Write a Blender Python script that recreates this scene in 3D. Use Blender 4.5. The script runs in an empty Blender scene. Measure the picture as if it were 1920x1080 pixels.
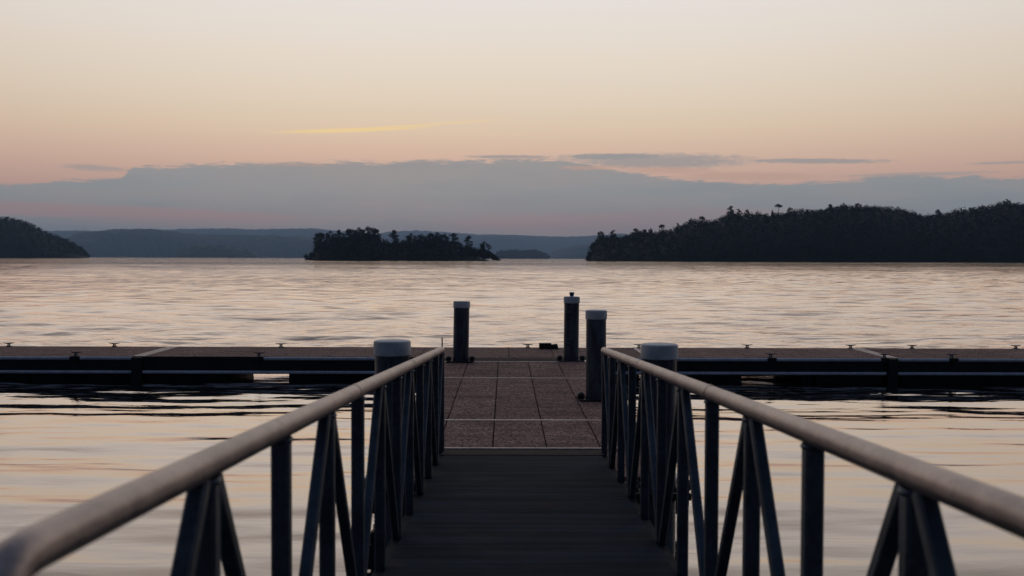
import bpy, math, random
import numpy as np
from mathutils import Vector, Matrix

R = math.radians
sc = bpy.context.scene
col = sc.collection
random.seed(7)
F = 1920.0                      # focal length in photo pixels (36 mm lens, 36 mm sensor)
CAMZ = 2.06                     # eye height above the dock deck (z = 0)
WATER = -0.50
YAW, PITCH, ROLL = math.atan(13 / F), math.atan(56 / F), R(0.172)
CAM_R = (Matrix.Rotation(-YAW, 3, 'Z') @ Matrix.Rotation(R(90) - PITCH, 3, 'X') @ Matrix.Rotation(ROLL, 3, 'Z'))


def ray(px, py):
    return (CAM_R @ Vector(((px - 960) / F, -(py - 540) / F, -1.0))).normalized()


def at(px, py, Y):
    """world point seen at photo pixel (px, py) at forward distance Y"""
    d = ray(px, py)
    return Vector((0, 0, CAMZ)) + d * (Y / d.y)


# ------------------------------------------------------------------ mesh helpers
class MB:
    def __init__(s):
        s.v, s.f, s.sm = [], [], []

    def add(s, vs, fs, smooth=False):
        o = len(s.v)
        s.v += [tuple(p) for p in vs]
        s.f += [tuple(i + o for i in f) for f in fs]
        s.sm += [smooth] * len(fs)
        return s

    def box(s, x0, x1, y0, y1, z0, z1, b=0.0):
        if b <= 0:
            vs = [(x, y, z) for z in (z0, z1) for y in (y0, y1) for x in (x0, x1)]
            return s.add(vs, [(0, 2, 3, 1), (4, 5, 7, 6), (0, 1, 5, 4), (2, 6, 7, 3), (0, 4, 6, 2), (1, 3, 7, 5)])
        # box with its top edges bevelled
        vs = [(x0, y0, z0), (x1, y0, z0), (x1, y1, z0), (x0, y1, z0),
              (x0, y0, z1 - b), (x1, y0, z1 - b), (x1, y1, z1 - b), (x0, y1, z1 - b),
              (x0 + b, y0 + b, z1), (x1 - b, y0 + b, z1), (x1 - b, y1 - b, z1), (x0 + b, y1 - b, z1)]
        return s.add(vs, [(3, 2, 1, 0), (0, 1, 5, 4), (1, 2, 6, 5), (2, 3, 7, 6), (3, 0, 4, 7),
                          (4, 5, 9, 8), (5, 6, 10, 9), (6, 7, 11, 10), (7, 4, 8, 11), (8, 9, 10, 11)])

    def bar(s, p, q, w, d, side=Vector((1, 0, 0)), ch=0.15):
        """rectangular tube (rounded corners) from p to q; w across `side`, d across the other way"""
        p, q = Vector(p), Vector(q)
        t = (q - p).normalized()
        a = (side - t * side.dot(t)).normalized()
        b = t.cross(a)
        c = ch * min(w, d)
        ring = [(w / 2 - c, d / 2), (-w / 2 + c, d / 2), (-w / 2, d / 2 - c), (-w / 2, -d / 2 + c),
                (-w / 2 + c, -d / 2), (w / 2 - c, -d / 2), (w / 2, -d / 2 + c), (w / 2, d / 2 - c)]
        vs = [o + a * x + b * y for o in (p, q) for x, y in ring]
        fs = [(i, (i + 1) % 8, 8 + (i + 1) % 8, 8 + i) for i in range(8)]
        return s.add(vs, fs + [tuple(range(7, -1, -1)), tuple(range(8, 16))])

    def tube(s, pts, r, n=20, cap=True):
        pts = [Vector(p) for p in pts]
        rr = r if isinstance(r, (list, tuple)) else [r] * len(pts)
        vs, fs = [], []
        a = None
        for i, p in enumerate(pts):
            t = (pts[min(i + 1, len(pts) - 1)] - pts[max(i - 1, 0)]).normalized()
            if a is None:
                a = t.orthogonal().normalized()
            a = (a - t * a.dot(t)).normalized()
            b = t.cross(a)
            for k in range(n):
                an = 2 * math.pi * k / n
                vs.append(p + (a * math.cos(an) + b * math.sin(an)) * rr[i])
        for i in range(len(pts) - 1):
            for k in range(n):
                k2 = (k + 1) % n
                fs.append((i * n + k, i * n + k2, (i + 1) * n + k2, (i + 1) * n + k))
        s.add(vs, fs, True)
        if cap:
            s.add(vs[:n], [tuple(range(n - 1, -1, -1))])
            s.add(vs[-n:], [tuple(range(n))])
        return s

    def lathe(s, prof, n=40, c=(0, 0, 0), ax=None):
        """profile of (radius, height) turned about z (or ax matrix)"""
        vs, fs = [], []
        for r, z in prof:
            for k in range(n):
                an = 2 * math.pi * k / n
                p = Vector((r * math.cos(an), r * math.sin(an), z))
                if ax is not None:
                    p = ax @ p
                vs.append(p + Vector(c))
        for i in range(len(prof) - 1):
            for k in range(n):
                k2 = (k + 1) % n
                fs.append((i * n + k, i * n + k2, (i + 1) * n + k2, (i + 1) * n + k))
        return s.add(vs, fs, True)

    def build(s, name, mat, parent=None, loc=None):
        me = bpy.data.meshes.new(name)
        me.from_pydata([tuple(v) for v in s.v], [], s.f)
        me.polygons.foreach_set('use_smooth', s.sm)
        me.materials.append(mat)
        me.update()
        if any(s.sm):
            me.set_sharp_from_angle(angle=R(35))
        o = bpy.data.objects.new(name, me)
        col.objects.link(o)
        if parent is not None:
            o.parent = parent
        if loc is not None:
            o.location = loc
        return o


def tag(o, label=None, cat=None, group=None, kind=None):
    for k, v in (('label', label), ('category', cat), ('group', group), ('kind', kind)):
        if v:
            o[k] = v
    return o


def empty(name, loc, label, cat, group=None, rot=(0, 0, 0)):
    o = bpy.data.objects.new(name, None)
    o.empty_display_size = 0.2
    o.location = loc
    o.rotation_euler = rot
    col.objects.link(o)
    return tag(o, label, cat, group)


# ------------------------------------------------------------------ materials
def new_mat(name):
    m = bpy.data.materials.new(name)
    m.use_nodes = True
    nt = m.node_tree
    nt.nodes.clear()
    return m, NT(nt)


class NT:
    def __init__(s, nt):
        s.nt = nt

    def n(s, typ, **kw):
        nd = s.nt.nodes.new(typ)
        for k, v in kw.items():
            setattr(nd, k, v)
        return nd

    def put(s, sock, val):
        if hasattr(val, 'is_linked'):
            s.nt.links.new(val, sock)
        elif isinstance(val, (tuple, list)) and len(val) == 3 and sock.type == 'RGBA':
            sock.default_value = (*val, 1)
        else:
            sock.default_value = val

    def m(s, op, a, b=0.0, c=0.0, clamp=False):
        nd = s.n('ShaderNodeMath', operation=op, use_clamp=clamp)
        for i, x in enumerate((a, b, c)):
            s.put(nd.inputs[i], x)
        return nd.outputs[0]

    def ss(s, x, lo, hi, a=0.0, b=1.0):
        nd = s.n('ShaderNodeMapRange', interpolation_type='SMOOTHSTEP')
        for i, v in enumerate((x, lo, hi, a, b)):
            s.put(nd.inputs[i], v)
        return nd.outputs[0]

    def mix(s, f, a, b, bt='MIX'):
        nd = s.n('ShaderNodeMix', data_type='RGBA', blend_type=bt)
        s.put(nd.inputs[0], f)
        s.put(nd.inputs[6], a)
        s.put(nd.inputs[7], b)
        return nd.outputs[2]

    def noise(s, vec, scale, detail=3.0, rough=0.5, dist=0.0):
        nd = s.n('ShaderNodeTexNoise')
        s.put(nd.inputs['Vector'], vec)
        s.put(nd.inputs['Scale'], scale)
        s.put(nd.inputs['Detail'], detail)
        s.put(nd.inputs['Roughness'], rough)
        s.put(nd.inputs['Distortion'], dist)
        return nd.outputs[0]

    def mapv(s, vec, scale=(1, 1, 1), loc=(0, 0, 0), rot=(0, 0, 0)):
        nd = s.n('ShaderNodeMapping')
        s.put(nd.inputs[0], vec)
        nd.inputs[1].default_value = loc
        nd.inputs[2].default_value = rot
        nd.inputs[3].default_value = scale
        return nd.outputs[0]

    def obj(s):
        return s.n('ShaderNodeTexCoord').outputs['Object']

    def pos(s):
        return s.n('ShaderNodeNewGeometry').outputs['Position']

    def bump(s, h, strength=0.3, dist=0.01):
        nd = s.n('ShaderNodeBump')
        s.put(nd.inputs['Strength'], strength)
        s.put(nd.inputs['Distance'], dist)
        s.put(nd.inputs['Height'], h)
        return nd.outputs[0]

    def bsdf(s, color, rough=0.6, metal=0.0, normal=None, spec=0.5):
        nd = s.n('ShaderNodeBsdfPrincipled')
        s.put(nd.inputs['Base Color'], color)
        s.put(nd.inputs['Roughness'], rough)
        s.put(nd.inputs['Metallic'], metal)
        s.put(nd.inputs['Specular IOR Level'], spec)
        if normal is not None:
            s.put(nd.inputs['Normal'], normal)
        out = s.n('ShaderNodeOutputMaterial')
        s.nt.links.new(nd.outputs[0], out.inputs[0])
        return nd


def weathered(name, base, dark, scale=3.0, rough=0.6, metal=0.0, bump=0.25, spec=0.5, stretch=(1, 1, 1)):
    m, t = new_mat(name)
    v = t.mapv(t.pos(), stretch)
    a = t.noise(v, scale, 5, 0.62)
    b = t.noise(v, scale * 9, 3, 0.6)
    f = t.ss(t.m('ADD', t.m('MULTIPLY', a, 0.7), t.m('MULTIPLY', b, 0.3)), 0.38, 0.62)
    c = t.mix(f, dark, base)
    r = t.m('ADD', t.m('MULTIPLY', b, 0.2), rough - 0.1)
    t.bsdf(c, r, metal, t.bump(b, bump, 0.004), spec)
    return m


M = {}
M['rail'] = weathered('galvanised_rail', (0.52, 0.44, 0.405), (0.34, 0.295, 0.28), 2.7, 0.33, 0.65, 0.35, stretch=(1.5, 1, 1.5))
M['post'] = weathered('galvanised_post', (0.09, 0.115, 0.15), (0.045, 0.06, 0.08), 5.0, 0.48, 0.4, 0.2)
M['chord'] = weathered('chord_metal', (0.05, 0.055, 0.065), (0.03, 0.032, 0.038), 5.0, 0.8, 0.0, 0.2, spec=0.05)
M['pile'] = weathered('pile_sleeve', (0.12, 0.145, 0.175), (0.035, 0.046, 0.06), 4.5, 0.36, 0.0, 0.2, stretch=(2, 2, 0.3))
M['cap'] = weathered('pile_cap_plastic', (0.80, 0.82, 0.84), (0.60, 0.62, 0.64), 5.0, 0.55, 0.0, 0.1)
M['knob'] = weathered('blue_plastic', (0.06, 0.14, 0.26), (0.04, 0.09, 0.18), 9.0, 0.4, 0.0, 0.1)
M['rubrail'] = weathered('rub_rail_vinyl', (0.80, 0.84, 0.95), (0.6, 0.64, 0.74), 2.0, 0.3, 0.0, 0.1, stretch=(3, 1, 1))
M['fascia'] = weathered('dock_side', (0.022, 0.024, 0.028), (0.010, 0.011, 0.013), 2.0, 0.7, 0.0, 0.2)
M['black'] = weathered('black_rubber', (0.02, 0.02, 0.021), (0.012, 0.012, 0.012), 9.0, 0.6, 0.0, 0.2)
M['iron'] = weathered('cleat_iron', (0.12, 0.13, 0.155), (0.07, 0.075, 0.09), 20.0, 0.5, 0.2, 0.2)
M['strip'] = weathered('joint_strip', (0.80, 0.63, 0.56), (0.50, 0.38, 0.34), 14.0, 0.5, 0.0, 0.2)
M['plate'] = weathered('transition_plate', (0.085, 0.066, 0.070), (0.045, 0.037, 0.042), 4.0, 0.8, 0.0, 0.2, 0.04, stretch=(0.6, 3, 1))
M['concrete'] = weathered('concrete', (0.30, 0.29, 0.28), (0.2, 0.19, 0.18), 3.0, 0.85, 0.0, 0.3)
M['roller'] = weathered('roller_rubber', (0.34, 0.30, 0.28), (0.06, 0.055, 0.055), 12.0, 0.6, 0.0, 0.2)
M['house'] = weathered('house_wall', (0.62, 0.6, 0.58), (0.5, 0.48, 0.46), 0.5, 0.8)
M['roof'] = weathered('house_roof', (0.18, 0.17, 0.17), (0.12, 0.11, 0.11), 0.5, 0.8)
M['gap'] = weathered('deck_frame', (0.012, 0.012, 0.014), (0.007, 0.007, 0.008), 3.0, 0.9)
M['ink'] = weathered('mark_paint', (0.010, 0.011, 0.014), (0.006, 0.006, 0.008), 9.0, 0.8)


def rail_mat():
    m, t = new_mat('weathered_rail')
    p = t.pos()
    a = t.noise(p, 3.0, 5, 0.65)
    b = t.noise(p, 14, 5, 0.7)
    sp_ = t.noise(p, 55, 3, 0.6)
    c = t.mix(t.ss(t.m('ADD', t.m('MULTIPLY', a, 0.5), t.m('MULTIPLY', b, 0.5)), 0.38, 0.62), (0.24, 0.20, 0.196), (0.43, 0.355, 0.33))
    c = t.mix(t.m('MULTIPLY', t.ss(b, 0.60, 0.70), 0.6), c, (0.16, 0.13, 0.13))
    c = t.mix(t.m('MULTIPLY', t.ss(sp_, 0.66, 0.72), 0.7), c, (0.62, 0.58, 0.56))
    t.bsdf(c, t.m('ADD', 0.24, t.m('MULTIPLY', b, 0.3)), 0.62, t.bump(t.m('ADD', b, t.m('MULTIPLY', sp_, 0.5)), 0.35, 0.004))
    return m


M['rail'] = rail_mat()


def paver_mat():
    m, t = new_mat('exposed_aggregate')
    p = t.pos()
    big = t.noise(p, 1.3, 4, 0.6)
    band = t.noise(t.mapv(p, (0.5, 3.2, 1)), 1.6, 4, 0.6)
    vo = t.n('ShaderNodeTexVoronoi')
    t.put(vo.inputs['Vector'], p)
    vo.inputs['Scale'].default_value = 42
    sp = t.n('ShaderNodeSeparateColor')
    t.nt.links.new(vo.outputs['Color'], sp.inputs[0])
    grain = t.noise(p, 20, 5, 0.8)
    f = t.ss(t.m('ADD', t.m('MULTIPLY', sp.outputs[0], 0.45), t.m('MULTIPLY', grain, 0.75)), 0.32, 0.9)
    c = t.mix(f, (0.055, 0.034, 0.030), (0.72, 0.45, 0.38))
    k = t.m('ADD', t.m('MULTIPLY', t.ss(big, 0.3, 0.7), 0.3), t.m('MULTIPLY', t.ss(band, 0.35, 0.6), 0.45))
    c = t.mix(t.m('SUBTRACT', 0.62, k, clamp=True), c, (0.085, 0.052, 0.052))
    ri = t.n('ShaderNodeNewGeometry').outputs['Random Per Island']
    c = t.mix(t.m('MULTIPLY', ri, 0.28), c, (0.07, 0.045, 0.045))
    stain = t.noise(p, 3.1, 4, 0.7)
    c = t.mix(t.m('MULTIPLY', t.ss(stain, 0.60, 0.72), 0.5), c, (0.045, 0.032, 0.032))
    t.bsdf(c, 0.8, 0.0, t.bump(t.m('ADD', sp.outputs[0], grain), 0.5, 0.004), 0.06)
    return m


def deck_mat():
    m, t = new_mat('gangway_nonskid')
    p = t.pos()
    tr = t.noise(t.mapv(p, (0.35, 7, 1)), 1.4, 6, 0.7)
    pat = t.noise(p, 2.2, 4, 0.6)
    fine = t.noise(p, 60, 3, 0.7)
    c = t.mix(t.ss(tr, 0.35, 0.68), (0.012, 0.018, 0.026), (0.034, 0.052, 0.074))
    c = t.mix(t.m('MULTIPLY', t.ss(pat, 0.52, 0.72), t.ss(tr, 0.42, 0.62)), c, (0.080, 0.050, 0.042))
    c = t.mix(t.m('MULTIPLY', t.ss(fine, 0.4, 0.75), 0.35), c, (0.032, 0.055, 0.085))
    t.bsdf(c, t.m('ADD', 0.65, t.m('MULTIPLY', pat, 0.3)), 0.0, t.bump(t.m('ADD', fine, t.m('MULTIPLY', tr, 2)), 0.5, 0.004), 0.03)
    return m


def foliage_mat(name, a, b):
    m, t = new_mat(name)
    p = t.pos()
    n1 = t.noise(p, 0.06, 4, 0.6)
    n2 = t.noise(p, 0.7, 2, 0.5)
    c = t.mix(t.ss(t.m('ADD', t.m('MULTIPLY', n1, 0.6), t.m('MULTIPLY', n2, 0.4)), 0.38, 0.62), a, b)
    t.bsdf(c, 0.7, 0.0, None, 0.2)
    return m


def water_mat():
    m, t = new_mat('lake_water')
    p = t.pos()
    sep = t.n('ShaderNodeSeparateXYZ')
    t.put(sep.inputs[0], p)
    Y = sep.outputs[1]
    # wind: calm inside the dock, ruffled patches outside it
    patch = t.noise(t.mapv(p, (0.0015, 0.011, 1)), 1.0, 4, 0.6)
    patch2 = t.noise(t.mapv(p, (0.02, 0.05, 1), (31, 7, 0)), 1.0, 3, 0.5)
    amp = t.m('ADD', 0.55, t.m('MULTIPLY', t.ss(patch, 0.38, 0.62), 0.6))
    amp = t.m('MULTIPLY', amp, t.m('ADD', 0.6, t.m('MULTIPLY', patch2, 0.8)))
    calm = t.ss(Y, 19.0, 26.0, 0.22, 1.3)
    amp = t.m('MULTIPLY', amp, calm)
    w2 = t.noise(t.mapv(p, (0.8, 2.8, 1), (5, 9, 0), (0, 0, R(-9))), 1.0, 3, 0.5, 0.5)
    w3 = t.noise(t.mapv(p, (4.5, 9, 1), (1, 2, 0), (0, 0, R(4))), 1.0, 2, 0.5)
    w4 = t.noise(t.mapv(p, (0.15, 0.35, 1), (8, 2, 0)), 1.0, 3, 0.5)
    far = t.ss(Y, 60.0, 380.0)
    h = t.m('ADD', t.m('MULTIPLY', w2, 0.030), t.m('ADD', t.m('MULTIPLY', w3, 0.0016), t.m('MULTIPLY', t.m('MULTIPLY', w4, far), 0.30)))
    h = t.m('MULTIPLY', h, amp)
    nrm = t.bump(h, 1.0, 1.0)
    fr = t.n('ShaderNodeFresnel')
    fr.inputs['IOR'].default_value = 1.33
    t.put(fr.inputs['Normal'], nrm)
    f = t.m('SUBTRACT', 1.0, t.m('POWER', t.m('SUBTRACT', 1.0, fr.outputs[0]), 2.7), clamp=True)
    gl = t.n('ShaderNodeBsdfGlossy')
    gl.inputs['Color'].default_value = (0.965, 0.895, 0.85, 1)
    gl.inputs['Roughness'].default_value = 0.04
    t.put(gl.inputs['Normal'], nrm)
    df = t.n('ShaderNodeBsdfDiffuse')
    df.inputs['Color'].default_value = (0.010, 0.016, 0.022, 1)
    mx = t.n('ShaderNodeMixShader')
    t.put(mx.inputs[0], f)
    t.nt.links.new(df.outputs[0], mx.inputs[1])
    t.nt.links.new(gl.outputs[0], mx.inputs[2])
    out = t.n('ShaderNodeOutputMaterial')
    t.nt.links.new(mx.outputs[0], out.inputs[0])
    return m


M['paver'] = paver_mat()
M['deck'] = deck_mat()
M['water'] = water_mat()
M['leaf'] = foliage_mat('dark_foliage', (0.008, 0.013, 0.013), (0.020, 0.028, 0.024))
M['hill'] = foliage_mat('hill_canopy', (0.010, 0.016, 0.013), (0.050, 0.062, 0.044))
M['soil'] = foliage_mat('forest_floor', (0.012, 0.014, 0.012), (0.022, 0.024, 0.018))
M['bark'] = weathered('bark', (0.06, 0.05, 0.045), (0.035, 0.03, 0.028), 1.0, 0.9)

# ------------------------------------------------------------------ world: dusk sky
world = bpy.data.worlds.new('World')
sc.world = world
world.use_nodes = True
wt = world.node_tree
wt.nodes.clear()
t = NT(wt)


def lin(c):
    return tuple((x / 255 / 12.92 if x / 255 <= 0.04045 else ((x / 255 + 0.055) / 1.055) ** 2.4) for x in c)


dirv = t.n('ShaderNodeTexCoord').outputs['Generated']
sep = t.n('ShaderNodeSeparateXYZ')
t.put(sep.inputs[0], dirv)
X, Yd, Z = sep.outputs
hyp = t.m('SQRT', t.m('ADD', t.m('MULTIPLY', X, X), t.m('MULTIPLY', Yd, Yd)))
V = t.m('DIVIDE', Z, t.m('MAXIMUM', hyp, 0.001))            # tangent of the elevation
U = t.m('ARCTAN2', X, Yd)                                  # azimuth from the dock axis, clockwise


def ang(px, py):
    d = ray(px, py)
    return math.atan2(d.x, d.y), d.z / math.hypot(d.x, d.y)


def ramp(fac, stops, interp='LINEAR'):
    nd = t.n('ShaderNodeValToRGB')
    cr = nd.color_ramp
    cr.interpolation = interp
    while len(cr.elements) > 1:
        cr.elements.remove(cr.elements[-1])
    for i, (p, c) in enumerate(stops):
        e = cr.elements[0] if i == 0 else cr.elements.new(p)
        e.position = p
        e.color = (*c, 1)
    t.put(nd.inputs[0], fac)
    return nd.outputs[0]


# clear sky in front, by elevation (ramp position = tangent / 1.6)
S = 1.6
front = ramp(t.m('DIVIDE', t.m('MAXIMUM', V, 0.0), S), [
    (0.0, lin((164, 137, 133))), (0.030 / S, lin((178, 146, 138))), (0.065 / S, lin((206, 167, 149))),
    (0.085 / S, lin((219, 181, 158))), (0.102 / S, lin((226, 192, 166))), (0.123 / S, lin((231, 205, 175))),
    (0.150 / S, lin((233, 214, 188))), (0.180 / S, lin((235, 220, 199))), (0.215 / S, lin((235, 224, 209))),
    (0.260 / S, lin((234, 227, 219))), (0.40 / S, lin((224, 212, 202))), (0.65 / S, lin((190, 183, 180))),
    (1.0 / S, lin((142, 143, 155))), (1.6 / S, lin((100, 112, 136)))])
front = t.mix(1.0, front, (1.055, 1.06, 1.085), 'MULTIPLY')
side = t.m('MULTIPLY', t.ss(t.m('ABSOLUTE', t.m('ADD', U, 0.02)), 0.12, 0.6), t.ss(V, 0.5, 0.0))
front = t.mix(t.m('MULTIPLY', side, 0.2), front, (0.42, 0.25, 0.19))
back = ramp(t.m('DIVIDE', t.m('MAXIMUM', V, 0.0), S), [
    (0.0, (0.009, 0.013, 0.024)), (0.3 / S, (0.012, 0.020, 0.040)), (0.8 / S, (0.024, 0.038, 0.07)), (1.6 / S, (0.06, 0.085, 0.135))])
cosaz = t.m('DIVIDE', Yd, t.m('MAXIMUM', hyp, 0.001))
wfront = t.ss(t.m('MULTIPLY', cosaz, hyp), -0.05, 0.95)
wfront = t.m('MAXIMUM', wfront, t.m('MULTIPLY', t.ss(Z, 0.92, 1.0), 0.42))

# cloud bank: a noisy top edge given by a curve over azimuth
n_edge = t.noise(t.n('ShaderNodeCombineXYZ').outputs[0], 1.0)
cb = t.n('ShaderNodeCombineXYZ')
t.put(cb.inputs[0], t.m('MULTIPLY', U, 30.0))
t.put(cb.inputs[1], t.m('MULTIPLY', V, 260.0))
UVc = cb.outputs[0]
n1 = t.noise(UVc, 1.0, 8, 0.66, 0.6)
n2 = t.noise(t.mapv(UVc, (3.4, 1.8, 1), (9, 4, 0)), 1.0, 6, 0.66, 0.5)
jit = t.m('ADD', t.m('MULTIPLY', t.m('SUBTRACT', n1, 0.5), 0.016), t.m('MULTIPLY', t.m('SUBTRACT', n2, 0.5), 0.009))
top_px = [(-600, 350), (-200, 348), (0, 345), (130, 337), (225, 332), (252, 313), (400, 308), (520, 304), (640, 303), (900, 300),
          (1040, 297), (1090, 306), (1150, 318), (1300, 336), (1480, 343), (1600, 337), (1660, 328), (1800, 330), (1920, 333), (2300, 330), (2700, 345)]
fc = t.n('ShaderNodeFloatCurve')
cu = fc.mapping
c0 = cu.curves[0]
U0, U1, VS = -0.75, 0.75, 0.16
ptsc = []
for px, py in top_px:
    u, v = ang(px, py)
    ptsc.append(((u - U0) / (U1 - U0), v / VS))
c0.points[0].location = (0.0, 0.075 / VS)
c0.points[1].location = (1.0, 0.075 / VS)
for p_ in ptsc:
    c0.points.new(*p_)
for p_ in c0.points:
    p_.handle_type = 'AUTO_CLAMPED'
cu.update()
t.put(fc.inputs['Value'], t.m('DIVIDE', t.m('SUBTRACT', U, U0), U1 - U0, clamp=True))
Vtop = t.m('MULTIPLY', fc.outputs[0], VS)
dtop = t.m('SUBTRACT', t.m('ADD', Vtop, jit), V)
bank = t.ss(dtop, -0.0010, 0.0026)
bankcol = ramp(t.m('DIVIDE', t.m('MAXIMUM', V, 0.0), 0.11), [
    (0.0, lin((143, 144, 147))), (0.30, lin((145, 150, 152))), (0.6, lin((151, 157, 158))), (0.85, lin((160, 159, 158))), (1.0, lin((170, 163, 159)))])


nb = t.noise(t.mapv(UVc, (0.22, 0.16, 1), (2, 7, 0)), 1.0, 5, 0.6)
bankcol = t.mix(t.m('MULTIPLY', t.ss(nb, 0.42, 0.66), 0.30), bankcol, lin((172, 157, 152)))
bankcol = t.mix(t.m('MULTIPLY', t.ss(nb, 0.5, 0.3), 0.25), bankcol, lin((128, 131, 136)))


def blob(px, py, rx, ry, tilt=0.0, nz=0.9, soft=0.5, noise=None):
    u0, v0 = ang(px, py)
    du = t.m('SUBTRACT', U, u0)
    dv = t.m('SUBTRACT', t.m('SUBTRACT', V, v0), t.m('MULTIPLY', du, tilt))
    a = t.m('POWER', t.m('ABSOLUTE', t.m('DIVIDE', du, rx / F)), 2.0)
    b = t.m('POWER', t.m('ABSOLUTE', t.m('DIVIDE', dv, ry / F)), 2.0)
    d = t.m('ADD', a, b)
    n = noise if noise is not None else n1
    d = t.m('ADD', d, t.m('MULTIPLY', t.m('SUBTRACT', n, 0.5), nz * 6))
    return t.ss(d, 1.0 + soft, 1.0 - soft)


sky = front
# warm pink lit edge just over and in the bank's gaps
cl = bank
cl = t.m('MAXIMUM', cl, t.m('MULTIPLY', blob(1235, 302, 155, 13, -0.01, 0.5, 0.8, n2), 0.85))
cl = t.m('MAXIMUM', cl, blob(1150, 294, 95, 6, 0.0, 0.5, 0.5, n2))
cl = t.m('MAXIMUM', cl, t.m('MULTIPLY', blob(1530, 302, 115, 4.5, -0.03, 0.5, 0.8, n2), 0.85))
cl = t.m('MAXIMUM', cl, t.m('MULTIPLY', blob(178, 315, 50, 5, -0.03, 0.5, 1.0, n2), 0.6))
cl = t.m('MAXIMUM', cl, t.m('MULTIPLY', blob(955, 294, 75, 3, 0.0, 0.5, 0.8, n2), 0.9))
cl = t.m('MAXIMUM', cl, t.m('MULTIPLY', blob(1890, 305, 60, 2.4, 0.0, 0.5, 0.8, n2), 0.6))
cl = t.m('MAXIMUM', cl, t.m('MULTIPLY', blob(1720, 327, 110, 3.6, 0.0, 0.5, 0.8, n2), 0.6))
sky = t.mix(t.m('MULTIPLY', cl, 0.97), sky, bankcol)
# rosy openings low in the bank
pk = t.m('MULTIPLY', blob(150, 396, 370, 12, -0.02, 0.3, 0.9, n1), 0.85)
pk = t.m('MAXIMUM', pk, t.m('MULTIPLY', blob(370, 416, 200, 9, 0.0, 0.5, 0.9, n2), 0.5))
pk = t.m('MAXIMUM', pk, t.m('MULTIPLY', blob(1130, 420, 290, 20, 0.005, 0.35, 0.7, n1), 0.62))
pk = t.m('MAXIMUM', pk, t.m('MULTIPLY', blob(1280, 402, 180, 12, 0.02, 0.4, 0.8, n1), 0.5))
pk = t.m('MULTIPLY', pk, t.ss(V, 0.075, 0.055))
sky = t.mix(pk, sky, lin((176, 146, 142)))
gp = t.m('MULTIPLY', blob(1110, 315, 55, 4, 0.0, 0.8, 0.7, n2), 0.6)
gp = t.m('MAXIMUM', gp, t.m('MULTIPLY', blob(1255, 319, 75, 6, -0.03, 0.6, 0.8, n2), 0.6))
gp = t.m('MAXIMUM', gp, t.m('MULTIPLY', blob(1400, 330, 110, 7, -0.02, 0.4, 0.8, n2), 0.6))
gp = t.m('MAXIMUM', gp, t.m('MULTIPLY', blob(570, 309, 60, 3, 0.0, 0.9, 0.8, n2), 0.35))
sky = t.mix(gp, sky, lin((205, 167, 146)))
# thin sunlit streak, high in the clear part
st = t.m('MULTIPLY', blob(655, 244, 120, 3.8, 0.055, 0.10, 1.0, n2), 0.9)
st = t.m('MAXIMUM', st, t.m('MULTIPLY', blob(745, 238, 75, 3.0, 0.07, 0.12, 1.0, n2), 0.6))
st = t.m('MAXIMUM', st, t.m('MULTIPLY', blob(850, 230, 85, 2.4, 0.07, 0.12, 1.0, n2), 0.4))
sky = t.mix(st, sky, lin((255, 222, 156)))
total = t.mix(wfront, back, sky)
total = t.mix(t.ss(V, 0.0, -0.05), total, (0.05, 0.05, 0.06))
nis = t.n('ShaderNodeTexSky', sky_type='NISHITA')
nis.sun_disc = False
nis.sun_elevation = R(1.0)
nis.sun_rotation = R(-6)
bg1 = t.n('ShaderNodeBackground')
t.put(bg1.inputs[0], total)
bg1.inputs[1].default_value = 1.0
bg2 = t.n('ShaderNodeBackground')
t.nt.links.new(nis.outputs[0], bg2.inputs[0])
bg2.inputs[1].default_value = 0.004
ad = t.n('ShaderNodeAddShader')
t.nt.links.new(bg1.outputs[0], ad.inputs[0])
t.nt.links.new(bg2.outputs[0], ad.inputs[1])
ow = t.n('ShaderNodeOutputWorld')
t.nt.links.new(ad.outputs[0], ow.inputs[0])

# afterglow: the sun is already behind the clouds on the horizon
sl = bpy.data.lights.new('sun', 'SUN')
sl.energy = 0.02
sl.angle = R(40)
sl.color = (1.0, 0.78, 0.6)
so = bpy.data.objects.new('sun', sl)
so.rotation_euler = (R(90 - 10), 0, R(180 + 6 - 0))
so.rotation_euler = Vector((math.sin(R(-6)), math.cos(R(-6)), math.tan(R(10)))).to_track_quat('Z', 'Y').to_euler()
col.objects.link(so)

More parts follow.
